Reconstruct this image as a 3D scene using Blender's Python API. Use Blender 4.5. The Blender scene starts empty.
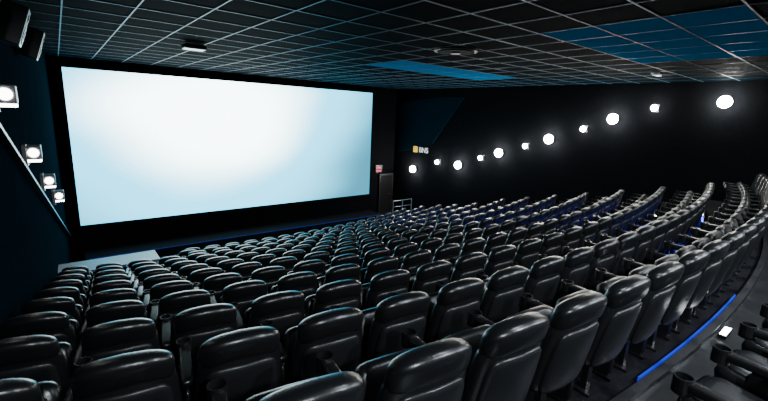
import bpy, bmesh, math, random
from mathutils import Vector, Matrix
random.seed(4)
ZC=5.12            # camera height above the front floor
S=bpy.context.scene

# ------------------------------------------------------------- materials
def mat(name,base,rough=0.6,metal=0.0,spec=0.5,emis=None,es=0.0,noise=None,bump=None):
    m=bpy.data.materials.new(name); m.use_nodes=True
    nt=m.node_tree; b=nt.nodes["Principled BSDF"]
    b.inputs["Base Color"].default_value=(*base,1)
    b.inputs["Roughness"].default_value=rough
    b.inputs["Metallic"].default_value=metal
    b.inputs["Specular IOR Level"].default_value=spec
    if emis:
        b.inputs["Emission Color"].default_value=(*emis,1)
        b.inputs["Emission Strength"].default_value=es
    tc=nt.nodes.new("ShaderNodeTexCoord")
    if noise:
        sc,amt=noise
        n=nt.nodes.new("ShaderNodeTexNoise"); n.inputs["Scale"].default_value=sc
        nt.links.new(tc.outputs["Object"],n.inputs["Vector"])
        r=nt.nodes.new("ShaderNodeValToRGB")
        r.color_ramp.elements[0].position=.3; r.color_ramp.elements[1].position=.7
        r.color_ramp.elements[0].color=(*[c*(1-amt) for c in base],1)
        r.color_ramp.elements[1].color=(*[c*(1+amt) for c in base],1)
        nt.links.new(n.outputs["Fac"],r.inputs["Fac"])
        nt.links.new(r.outputs["Color"],b.inputs["Base Color"])
    if bump:
        sc,st=bump
        n=nt.nodes.new("ShaderNodeTexNoise"); n.inputs["Scale"].default_value=sc
        nt.links.new(tc.outputs["Object"],n.inputs["Vector"])
        bp=nt.nodes.new("ShaderNodeBump"); bp.inputs["Strength"].default_value=st; bp.inputs["Distance"].default_value=.01
        nt.links.new(n.outputs["Fac"],bp.inputs["Height"])
        nt.links.new(bp.outputs["Normal"],b.inputs["Normal"])
    return m
M_leather=mat("black_leather",(.008,.0085,.0095),.30,0,.62,bump=(60,.08))
M_leather2=mat("black_leather_panel",(.011,.0115,.013),.35,0,.5,bump=(40,.10))
M_plast=mat("black_plastic",(.009,.009,.010),.3)
M_metal=mat("dark_metal",(.12,.12,.13),.4,1)
M_carpet=mat("carpet",(.006,.006,.008),.9,0,.1,noise=(30,.4))
M_walk=mat("walkway_vinyl",(.026,.028,.032),.38,0,.5,noise=(6,.2))
M_wall=mat("wall_fabric_black",(.0045,.005,.006),.95,0,0,noise=(12,.2))
M_wallL=mat("wall_fabric_teal",(.0032,.009,.014),.95,0,0,noise=(12,.2))
M_wall_screen_light=mat("wall_screen_light_teal",(.003,.011,.016),.9,0,0,noise=(20,.2))  # screen light on the wall panels, put into a teal base colour
M_tile=mat("ceiling_tile",(.0012,.0036,.0055),.8,0,.004)
M_tile_spill=mat("ceiling_tile_blue_spill",(.001,.14,.30),.9,0,0)  # blue light spill on the ceiling, put into the tile colour
M_grid=mat("ceiling_grid_metal",(.035,.095,.14),.5,.4,.3)
M_rail=mat("rail_metal",(.3,.34,.38),.35,.8)
M_trim=mat("grey_trim",(.20,.21,.23),.4,0,.4)
M_lamp=mat("lamp_glass",(.9,.9,.9),.3,emis=(1,.97,.9),es=200)
M_lampL=mat("lamp_glass_left",(.9,.9,.9),.3,emis=(1,.97,.9),es=14)
M_blue=mat("blue_led",(.0,.02,.3),.4,emis=(.005,.04,1),es=12)
M_blue2=mat("blue_led_kick",(.0,.02,.2),.4,emis=(.005,.03,1),es=.5)
M_blued=mat("blue_led_dim",(.0,.02,.1),.4,emis=(.01,.06,1),es=.12)
M_step=mat("step_light_glass",(.8,.8,.8),.3,emis=(.9,.95,1),es=25)
M_fill=mat("fill_light_glass",(.8,.8,.8),.3,emis=(.9,.95,1),es=6)
M_red=mat("red_led",(.3,.0,.05),.4,emis=(1,.02,.12),es=.6)
M_yel=mat("yellow_sign",(.8,.5,.02),.4,emis=(1,.6,.05),es=.6)
M_wht=mat("white_sign",(.8,.8,.8),.4,emis=(1,1,1),es=.35)
M_white=mat("white_plastic",(.6,.6,.6),.4)

# ------------------------------------------------------------- mesh helpers
def obj(name,bm,mats,smooth=False,loc=(0,0,0)):
    me=bpy.data.meshes.new(name); bm.to_mesh(me); bm.free()
    for m in mats: me.materials.append(m)
    if smooth:
        for p in me.polygons: p.use_smooth=True
    o=bpy.data.objects.new(name,me); o.location=loc
    S.collection.objects.link(o); return o
def spw(v,e): return math.copysign(abs(v)**e,v)
def sq(bm,c,h,e1=.45,e2=.35,mi=0,nu=24,nv=10,rx=0,fn=None,rz=0):
    """super-ellipsoid pillow; pole axis = local Y (thickness)"""
    a,b,d=h; R=Matrix.Rotation(rz,3,'Z')@Matrix.Rotation(rx,3,'X'); rows=[]
    for j in range(nv+1):
        et=-math.pi/2+math.pi*j/nv
        y=b*spw(math.sin(et),e1); r=abs(math.cos(et))**e1
        row=[]
        for i in range(nu):
            w=2*math.pi*i/nu
            p=Vector((a*r*spw(math.cos(w),e2),y,d*r*spw(math.sin(w),e2)))
            p=R@p+Vector(c)
            if fn: p=fn(p)
            row.append(p)
        rows.append(row)
    def center(row): 
        s=Vector()
        for p in row: s+=p
        return bm.verts.new(s/len(row))
    c0=center(rows[0]); c1=center(rows[-1])
    vs=[[bm.verts.new(p) for p in row] for row in rows[1:-1]]
    fs=[]
    for j in range(len(vs)-1):
        for i in range(nu):
            k=(i+1)%nu
            fs.append(bm.faces.new((vs[j][i],vs[j+1][i],vs[j+1][k],vs[j][k])))
    for i in range(nu):
        k=(i+1)%nu
        fs.append(bm.faces.new((c0,vs[0][i],vs[0][k])))
        fs.append(bm.faces.new((c1,vs[-1][k],vs[-1][i])))
    for f in fs: f.material_index=mi; f.smooth=True
def box(bm,c,s,mi=0,bev=0,rot=None):
    M=Matrix.Translation(c)
    if rot is not None: M=M@rot.to_4x4()
    M=M@Matrix.Diagonal((*s,1))
    r=bmesh.ops.create_cube(bm,size=1,matrix=M)
    fs=set(f for v in r['verts'] for f in v.link_faces)
    for f in fs: f.material_index=mi
    if bev:
        es=list(set(e for v in r['verts'] for e in v.link_edges))
        rr=bmesh.ops.bevel(bm,geom=es,offset=bev,segments=2,affect='EDGES',profile=.5)
        for f in rr['faces']: f.material_index=mi
def cyl(bm,c,r,h,mi=0,seg=20,rot=None,r2=None,caps=True):
    M=Matrix.Translation(c)
    if rot is not None: M=M@rot.to_4x4()
    r_=bmesh.ops.create_cone(bm,cap_ends=caps,segments=seg,radius1=r,radius2=r if r2 is None else r2,depth=h,matrix=M)
    for f in set(f for v in r_['verts'] for f in v.link_faces): f.material_index=mi
def sph(bm,c,r,mi=0,sc=(1,1,1)):
    r_=bmesh.ops.create_uvsphere(bm,u_segments=20,v_segments=12,radius=r,matrix=Matrix.Translation(c)@Matrix.Diagonal((*sc,1)))
    for f in set(f for v in r_['verts'] for f in v.link_faces): f.material_index=mi; f.smooth=True
def tube(bm,pts,r,mi=0,seg=8):
    for a,b in zip(pts[:-1],pts[1:]):
        a=Vector(a);b=Vector(b);d=b-a
        cyl(bm,(a+b)/2,r,d.length+r,mi,seg,d.to_track_quat('Z','Y').to_matrix())

# ------------------------------------------------------------- cinema seat
PITCH=.57
def shape_back(p):
    q=p.copy()
    q.x*=1-.10*max(0,(p.z-.55)/.4)
    q.y+= .55*p.x*p.x - (p.z-.35)*.20
    return q
def shape_head(p):
    q=p.copy()
    q.z-= .75*p.x*p.x
    q.y+= .55*p.x*p.x - (p.z-.35)*.20
    return q
def arm(bm,x):
    sq(bm,(x,.27,.625),(.038,.23,.030),.3,.6,1,16,8)
    sq(bm,(x,.20,.30),(.018,.17,.30),.25,.3,1,16,6)
    box(bm,(x,.20,.012),(.07,.36,.024),2)
    # cup holder at the front of the arm
    for rr,z0,z1 in ((.050,.57,.665),(.041,.665,.58)):
        cyl(bm,(x,.50,(z0+z1)/2),rr,abs(z1-z0),1,16,caps=False)
    for i in range(16):
        a=2*math.pi*i/16;b=2*math.pi*(i+1)/16
        v=[bm.verts.new((x+r*math.cos(t),.50+r*math.sin(t),.665)) for r,t in ((.041,a),(.050,a),(.050,b),(.041,b))]
        bm.faces.new(v).material_index=1
    cyl(bm,(x,.50,.578),.050,.016,1,16)
def seat_mesh(both,down=False):
    bm=bmesh.new()
    sq(bm,(0,0,.585),(.256,.055,.285),.5,.30,0,32,12,fn=shape_back)      # back body
    sq(bm,(0,-.048,.55),(.220,.026,.240),.5,.30,3,28,8,fn=shape_back)    # rear panel
    sq(bm,(0,.005,.900),(.232,.074,.092),.7,.45,0,32,12,fn=shape_head)   # head roll
    if down:
        sq(bm,(0,.30,.43),(.238,.070,.245),.5,.35,0,24,8,rx=math.radians(-84))
        sq(bm,(0,.30,.485),(.20,.03,.20),.5,.35,3,20,6,rx=math.radians(-84))
    else:
        sq(bm,(0,.19,.52),(.232,.065,.215),.5,.35,0,24,8,rx=math.radians(-24)) # tipped cushion
        sq(bm,(0,.235,.50),(.20,.02,.17),.4,.35,3,20,6,rx=math.radians(-24))
    box(bm,(0,.10,.31),(.50,.06,.07),2,.01)                               # beam
    box(bm,(0,.09,.15),(.06,.05,.30),1)
    box(bm,(0,.09,.01),(.16,.16,.02),1)
    arm(bm,PITCH/2)
    if both: arm(bm,-PITCH/2)
    me=bpy.data.meshes.new("cinema_seat"); bm.to_mesh(me); bm.free()
    for m in (M_leather,M_plast,M_metal,M_leather2): me.materials.append(m)
    return me
ME1=seat_mesh(False); ME2=seat_mesh(True)
MD1=seat_mesh(False,True); MD2=seat_mesh(True,True)

WL=lambda y:-.95+.053*y
WR=lambda y:14.6-.053*y
XC=5.6; R0=30.0
ROWP=.95; STEP=.26; NROW=13
Zw=ZC-2.0                      # walkway level
def arc(x,y0,R=R0): return y0+(x-XC)**2/(2*R)
def put_row(y0,z,xa,xb,R=R0,ms=(ME1,ME2)):
    L=xb-xa; n=int(L/PITCH)
    for i in range(n):
        xx=xa+PITCH*(i+.5); y=arc(xx,y0,R)
        o=bpy.data.objects.new("cinema_seat",ms[1] if i==0 else ms[0])
        o.location=(xx,y,z); 
        o.rotation_euler=(0,0,math.atan((xx-XC)/R)+random.uniform(-.01,.01))
        S.collection.objects.link(o)
    return xa+PITCH*n
rows=[]
for i in range(NROW):
    y0=.90+ROWP*i; z=Zw-STEP*i; R=R0-i*.9
    xa=WL(y0)+.16
    if i>=12: xa=2.5
    elif i>=10: xa=2.2
    xb=13.95 if i==0 else 12.75
    xe=put_row(y0,z,xa,xb,R)
    rows.append((y0,z,R,xe))
YB=-.20
for k in range(3):
    put_row(YB-1.0*k,Zw+.3*k,1.35,13.9,ms=(MD1,MD2) if k==0 else (ME1,ME2))

# tiers -----------------------------------------------------------------
bm=bmesh.new()
def strip(ya,za,yb,zb,Ra,Rb,mi=0,n=28):
    prev=None
    for j in range(n+1):
        t=j/n
        la,lb=WL(ya),WR(ya)
        x=la-.04+(lb-la+.08)*t
        a=bm.verts.new((x,arc(x,ya,Ra),za)); b=bm.verts.new((x,arc(x,yb,Rb),zb))
        if prev: bm.faces.new((prev[0],a,b,prev[1])).material_index=mi
        prev=(a,b)
strip(YB-.33,Zw,.78,Zw,R0,R0,1)
for i,(y0,z,R,xe) in enumerate(rows):
    ye=y0-.12+ROWP
    Rn=rows[i+1][2] if i+1<NROW else R
    strip(y0-.12 if i else .78,z,ye,z,R,Rn,0)
    z2=z-STEP if i+1<NROW else 0
    strip(ye,z,ye,max(z2,0),Rn,Rn,0)
for k in range(1,3):
    y=YB-k+.67
    zk=Zw+.3*k
    strip(y,zk-.3,y,zk,R0,R0,0)
    strip(y-1.0 if k<2 else -5.4,zk,y,zk,R0,R0,0)
tiers=obj("floor_tiers",bm,[M_carpet,M_walk])
sol=tiers.modifiers.new("s","SOLIDIFY"); sol.thickness=.02; sol.offset=-1
bm=bmesh.new(); box(bm,(6.8,14.3,-.05),(15.6,4.6,.1)); obj("floor",bm,[M_carpet])

def nosing(bm,y0,z,R,w,h,xa,xb,mi=0,n=30):
    pr=None
    for j in range(n+1):
        x=xa+(xb-xa)*j/n; y=arc(x,y0,R)
        v=[bm.verts.new((x,y+dy,z+dz)) for dy,dz in ((-w/2,0),(-w/2,h),(w/2,h),(w/2,0))]
        if pr:
            for a in range(3): bm.faces.new((pr[a],v[a],v[a+1],pr[a+1])).material_index=mi
        pr=v
bm=bmesh.new()
nosing(bm,.745,Zw,R0,.07,.05,-.8,14.4)
obj("trim_walkway_edge",bm,[M_metal])
bm=bmesh.new()
nosing(bm,.80,Zw,R0,.016,.05,3.4,6.2,n=8)
obj("blue_led_strip",bm,[M_blue2])

# ------------------------------------------------------------- shell
ZT=ZC+1.3
def wallslab(name,p0,p1,z0,z1,th,m,side):
    bm=bmesh.new(); p0=Vector(p0);p1=Vector(p1); d=(p1-p0); n=Vector((-d.y,d.x)).normalized()*th*side
    q=[p0,p1,p1+n,p0+n]
    lo=[bm.verts.new((p.x,p.y,z0)) for p in q]; hi=[bm.verts.new((p.x,p.y,z1)) for p in q]
    bm.faces.new(lo[::-1]); bm.faces.new(hi)
    for i in range(4): k=(i+1)%4; bm.faces.new((lo[i],lo[k],hi[k],hi[i]))
    return obj(name,bm,[m])
wallslab("wall_left",(WL(-5.4),-5.4),(WL(16.2),16.2),-.1,ZT+.3,.2,M_wallL,1)
wallslab("wall_right",(WR(-5.4),-5.4),(WR(16.2),16.2),-.1,ZT+.3,.2,M_wall,-1)
wallslab("wall_screen",(-1.3,16.2),(15,16.2),-.1,ZT+.3,.2,M_wall,1)
wallslab("wall_back",(-1.8,-5.4),(15.4,-5.4),-.1,ZT+.3,.2,M_wall,-1)
bm=bmesh.new(); box(bm,(6.8,5.4,ZT+.06),(17,22,.12)); obj("ceiling",bm,[M_tile])
G=.8
bm=bmesh.new()
x=-1.4
while x<15.2:
    box(bm,(x,5.4,ZT-.004),(.018,21.6,.012)); x+=G
y=-5.2
while y<16.2:
    box(bm,(6.8,y,ZT-.004),(16.4,.018,.012)); y+=G
obj("ceiling_grid",bm,[M_grid])
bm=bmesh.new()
def spill_tiles(x0,x1,y0,y1):
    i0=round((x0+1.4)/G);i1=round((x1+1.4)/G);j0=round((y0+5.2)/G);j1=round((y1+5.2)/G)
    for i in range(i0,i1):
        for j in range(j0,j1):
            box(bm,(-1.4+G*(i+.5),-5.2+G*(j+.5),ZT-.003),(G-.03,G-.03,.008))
spill_tiles(5.6,9.8,1.4,3.6); spill_tiles(7,11.6,8,9)  # two patches of blue spill, laid as coloured tiles
obj("ceiling_blue_spill",bm,[M_tile_spill])

def wall_rail(name,f,y0,z0,y1,z1,w,h,m,sgn):
    bm=bmesh.new(); vs=[]
    for (y,z) in ((y0,z0),(y1,z1)):
        x=f(y)
        vs.append([bm.verts.new((x+sgn*a,y,z+b)) for a,b in ((0,-h/2),(w,-h/2),(w,h/2),(0,h/2))])
    for i in range(4):
        k=(i+1)%4; bm.faces.new((vs[0][i],vs[0][k],vs[1][k],vs[1][i]))
    bm.faces.new(vs[0]); bm.faces.new(vs[1][::-1])
    return obj(name,bm,[m])
wall_rail("trim_left_ledge",WL,3.5,ZC+.92,15.9,ZC-4.28,.09,.05,M_metal,1)

bm=bmesh.new()  # slanted patch shaped like the screen light on the right wall
pts=[(15.9,ZC-1.9),(15.9,ZC+.6),(13.4,ZC+.9),(11.9,ZC+.9),(13.6,ZC-1.3)]
a=[bm.verts.new((WR(y)-.05,y,z)) for y,z in pts]; b=[bm.verts.new((WR(y),y,z)) for y,z in pts]
bm.faces.new(a)
for i in range(5): k=(i+1)%5; bm.faces.new((a[i],a[k],b[k],b[i]))
obj("wall_panel_screen_light",bm,[M_wall_screen_light])

# ------------------------------------------------------------- screen
m=bpy.data.materials.new("projected_picture"); m.use_nodes=True; nt=m.node_tree
for n in list(nt.nodes): nt.nodes.remove(n)
out=nt.nodes.new("ShaderNodeOutputMaterial"); em=nt.nodes.new("ShaderNodeEmission")
tc=nt.nodes.new("ShaderNodeTexCoord"); mp=nt.nodes.new("ShaderNodeMapping")
nt.links.new(tc.outputs["Generated"],mp.inputs["Vector"])
mp.inputs["Location"].default_value=(-.33,0,-.50); 
mp.inputs["Scale"].default_value=(.88,0,.68)
ln=nt.nodes.new("ShaderNodeVectorMath"); ln.operation='LENGTH'
nt.links.new(mp.outputs["Vector"],ln.inputs[0])
mp2=nt.nodes.new("ShaderNodeMapping"); mp2.inputs["Rotation"].default_value=(0,math.radians(35),0); mp2.inputs["Scale"].default_value=(.8,0,1.6)
nt.links.new(tc.outputs["Generated"],mp2.inputs["Vector"])
wn=nt.nodes.new("ShaderNodeTexNoise"); wn.inputs["Scale"].default_value=1.6; wn.inputs["Detail"].default_value=.5
nt.links.new(mp2.outputs["Vector"],wn.inputs["Vector"])
ma=nt.nodes.new("ShaderNodeMath"); ma.operation='MULTIPLY_ADD'; ma.inputs[1].default_value=.24
nt.links.new(wn.outputs["Fac"],ma.inputs[0]); nt.links.new(ln.outputs["Value"],ma.inputs[2])
rp=nt.nodes.new("ShaderNodeValToRGB"); nt.links.new(ma.outputs["Value"],rp.inputs["Fac"])
rp.color_ramp.interpolation='EASE'
e=rp.color_ramp.elements
e[0].position=.20; e[0].color=(.82,1,1,1)
e[1].position=.76; e[1].color=(.010,.058,.085,1)
k=e.new(.47); k.color=(.040,.27,.40,1)
nt.links.new(rp.outputs["Color"],em.inputs["Color"]); em.inputs["Strength"].default_value=10
nt.links.new(em.outputs[0],out.inputs[0])
bm=bmesh.new()
x0,x1,z0,z1=.25,12.03,ZC-3.98,ZC+1.0
box(bm,((x0+x1)/2,16.03,(z0+z1)/2),(x1-x0,.03,z1-z0),0)
for f in bm.faces:
    f.material_index=0 if f.normal.y<-.5 else 1
t=.10
box(bm,((x0+x1)/2,16.02,z1+t/2),(x1-x0+2*t,.14,t),1); box(bm,((x0+x1)/2,16.02,z0-t/2),(x1-x0+2*t,.14,t),1)
box(bm,(x0-t/2,16.02,(z0+z1)/2),(t,.14,z1-z0),1); box(bm,(x1+t/2,16.02,(z0+z1)/2),(t,.14,z1-z0),1)
box(bm,((x0+x1)/2,16.08,(z0-.1+.28)/2),(x1-x0+.2,.05,z0-.1-.28),1)
obj("cinema_screen",bm,[m,M_wall])
bm=bmesh.new(); box(bm,(6.2,15.6,.14),(11.9,1.1,.28),0,.01); box(bm,(6.2,15.035,.26),(11.7,.03,.02),1)
obj("stage_platform",bm,[M_carpet,M_blued])

# ------------------------------------------------------------- parapet left
bm=bmesh.new(); box(bm,(.68,11.75,.65),(1.95,.14,1.18),0); box(bm,(.68,11.45,1.25),(2.05,.80,.06),1,.01)
for x in (-.2,1.6): box(bm,(x,11.05+.1,.85),(.06,.06,.8),0)
obj("parapet_wall",bm,[M_wall,M_trim])

# ------------------------------------------------------------- wall lamps
def lamp(f,sgn,y,z,r,m):
    bm=bmesh.new(); x=f(y)
    box(bm,(sgn*.02,0,0),(.04,.16,.26),0,.008)
    cyl(bm,(sgn*.07,0,0),.03,.1,0,12,Matrix.Rotation(math.pi/2,3,'Y'))
    cyl(bm,(sgn*.13,0,0),r*.8,.05,0,20,Matrix.Rotation(math.pi/2,3,'Y'))
    sph(bm,(sgn*(.15+r*.5),0,0),r,1,(.8,1,1))
    return obj("wall_lamp",bm,[M_plast,m],loc=(x,y,z))
for y,z in ((14.56,-2.59),(11.79,-2.06),(9.79,-1.32),(7.77,-.62),(5.72,.18),(2.98,.73)):
    lamp(WR,-1,y,ZC+z,.165,M_lamp)
for y,z in ((13.04,-2.07),(10.67,-1.62),(8.69,-.95),(6.62,-.19),(4.62,.545)):
    lamp(WR,-1,y,ZC+z,.095,M_lamp)
def boxlamp(y,z):
    bm=bmesh.new()
    box(bm,(.03,0,0),(.06,.3,.34),0,.01)
    box(bm,(.14,0,.05),(.20,.26,.22),0,.015)
    box(bm,(.14,0,-.08),(.18,.24,.04),1,.008)
    cyl(bm,(.14,-.135,.05),.07,.012,1,24,Matrix.Rotation(math.pi/2,3,'X'))
    return obj("wall_lamp",bm,[M_trim,M_lampL],loc=(WL(y),y,z))
for y,z in ((6.7,0.0),(8.6,-.88),(10.5,-1.63),(12.4,-2.3),(4.9,.75)): boxlamp(y,ZC+z)
def speaker(f,sgn,y,z):
    bm=bmesh.new(); R=Matrix.Rotation(sgn*math.radians(18),3,'Y')
    box(bm,(sgn*.05,0,.0),(.1,.08,.1),1)
    box(bm,(sgn*.21,0,0),(.26,.36,.5),0,.015,R)
    c=Vector((sgn*.21,0,0))+R@Vector((sgn*.132,0,0))
    for dz,r in ((-.09,.12),(.13,.055)):
        cyl(bm,c+R@Vector((0,0,dz)),r,.012,1,24,R@Matrix.Rotation(math.pi/2,3,'Y'))
        cyl(bm,c+R@Vector((sgn*.006,0,dz)),r*.4,.012,0,16,R@Matrix.Rotation(math.pi/2,3,'Y'))
    obj("surround_speaker",bm,[M_plast,M_metal],loc=(f(y)+sgn*.01,y,z))
for y in (5.4,7.4,9.6): speaker(WL,1,y,ZC+.95)

# ------------------------------------------------------------- sign, clock, door
def text(name,s,loc,size,m,rz):
    cu=bpy.data.curves.new(name,'FONT'); cu.body=s; cu.size=size; cu.extrude=.01; cu.materials.append(m)
    cu.align_x='LEFT'
    o=bpy.data.objects.new(name,cu); o.location=loc; o.rotation_euler=(math.pi/2,0,rz)
    S.collection.objects.link(o); return o
ys=14.6
root=bpy.data.objects.new("wall_sign",None); S.collection.objects.link(root); root.location=(WR(ys)-.07,ys,ZC-1.75)
bm=bmesh.new(); box(bm,(0,0,.14),(.04,.30,.30),0,.03)
a=obj("mark",bm,[M_yel],loc=(0,0,0)); a.parent=root
tx=text("lettering","BNS",(0,-.24,.02),.36,M_wht,-math.pi/2); tx.parent=root
bm=bmesh.new(); box(bm,(0,0,0),(.45,.06,.42),0,.02)
for dz in (-.10,.06): box(bm,(-.02,-.035,dz),(.34,.012,.09),1)
obj("led_clock",bm,[M_plast,M_red],loc=(12.7,16.16,ZC-2.75))
bm=bmesh.new()
box(bm,(0,0,1.0),(.80,.05,2.0),0); 
for sx in (-.43,.43): box(bm,(sx,-.01,1.02),(.06,.1,2.04),1)
box(bm,(0,-.01,2.06),(.92,.1,.06),1); box(bm,(.25,-.05,1.0),(.2,.04,.03),1)
obj("door_1",bm,[M_plast,M_metal],loc=(13.2,16.14,.0))
bm=bmesh.new()
for x in (12.3,12.9,13.5): tube(bm,[(x,14.4,0),(x,14.4,1.05)],.02)
for z in (1.05,.75,.45): tube(bm,[(12.3,14.4,z),(13.5,14.4,z)],.015)
obj("handrail",bm,[M_rail])

# ceiling devices
bm=bmesh.new(); cyl(bm,(0,0,0),.42,.03,0,32); cyl(bm,(0,0,-.02),.36,.03,1,32); cyl(bm,(0,0,-.04),.10,.03,0,24)
obj("ceiling_speaker",bm,[M_plast,M_carpet],loc=(6.2,5.6,ZT-.025))
bm=bmesh.new(); cyl(bm,(0,0,0),.09,.03,0,24); cyl(bm,(0,0,-.03),.06,.04,0,24,r2=.03); box(bm,(.2,0,-.02),(.26,.10,.05),0,.01)
obj("smoke_detector",bm,[M_white],loc=(11.6,3.9,ZT-.025))
bm=bmesh.new()
cyl(bm,(0,0,-.02),.03,.04,1,12); box(bm,(0,0,-.08),(.42,.34,.10),0,.02)
cyl(bm,(.05,.19,-.08),.035,.06,1,20,Matrix.Rotation(math.pi/2,3,'X'))
for i in range(5): box(bm,(-.215,-.1+.05*i,-.08),(.008,.02,.06),1)
obj("ceiling_projector",bm,[M_plast,M_metal],loc=(2.4,9.5,ZT))

def fill_light(x,y,p):  # out-of-view fill light, added to brighten seat backs and near seats
    bm=bmesh.new()
    cyl(bm,(0,0,0),.13,.03,0,24); cyl(bm,(0,0,-.012),.10,.02,1,24)
    obj("ceiling_fill_light",bm,[M_plast,M_fill],loc=(x,y,ZT-.015))
    l=bpy.data.lights.new("fill_light_source",'AREA'); l.shape='DISK'; l.size=.2; l.energy=p; l.color=(.85,.93,1)
    o=bpy.data.objects.new("ceiling_fill_light_source",l); o.location=(x,y,ZT-.05); S.collection.objects.link(o)
for x in (0,3.2,6.4,9.6,12.8): fill_light(x,-1.9,210)
for x in (2.6,5.8,9.0,12.2): fill_light(x,.1,30)  # extra unseen row, added as fill over the walkway
bm=bmesh.new(); box(bm,(0,0,.015),(.26,.07,.03),0,.006); box(bm,(0,0,.032),(.22,.05,.008),1)
obj("step_light",bm,[M_metal,M_step],loc=(5.0,arc(5.0,.65),Zw))
for i in range(1,NROW):
    y0,z,R,xe=rows[i]; x=13.2; y=arc(x,y0-.12,R)-.02
    bm=bmesh.new(); box(bm,(0,0,0),(.7,.04,.05),0)
    obj("aisle_led_strip",bm,[M_step if i<4 else M_blue],loc=(x,y-.0,z+.05))
    bm=bmesh.new(); nosing(bm,y0-.10,z,R,.02,.06,8.2,12.6,n=10)
    obj("blue_led_strip",bm,[M_blue])

# ------------------------------------------------------------- world + camera
w=bpy.data.worlds.new("World"); S.world=w; w.use_nodes=True
w.node_tree.nodes["Background"].inputs[0].default_value=(.3,.5,.7,1); w.node_tree.nodes["Background"].inputs[1].default_value=.02
cam=bpy.data.cameras.new("camera"); cam.lens=400/768*36; cam.sensor_width=36; cam.clip_start=.05
c=bpy.data.objects.new("camera",cam); S.collection.objects.link(c)
X=Vector((506,64,-400)).normalized(); Y=Vector((-329,100,-400)); Y=(Y-X*Y.dot(X)).normalized(); Z=X.cross(Y)
Rm=Matrix((X,Y,Z))
c.matrix_world=Matrix.Translation((0,0,ZC))@Rm.to_4x4()
S.camera=c
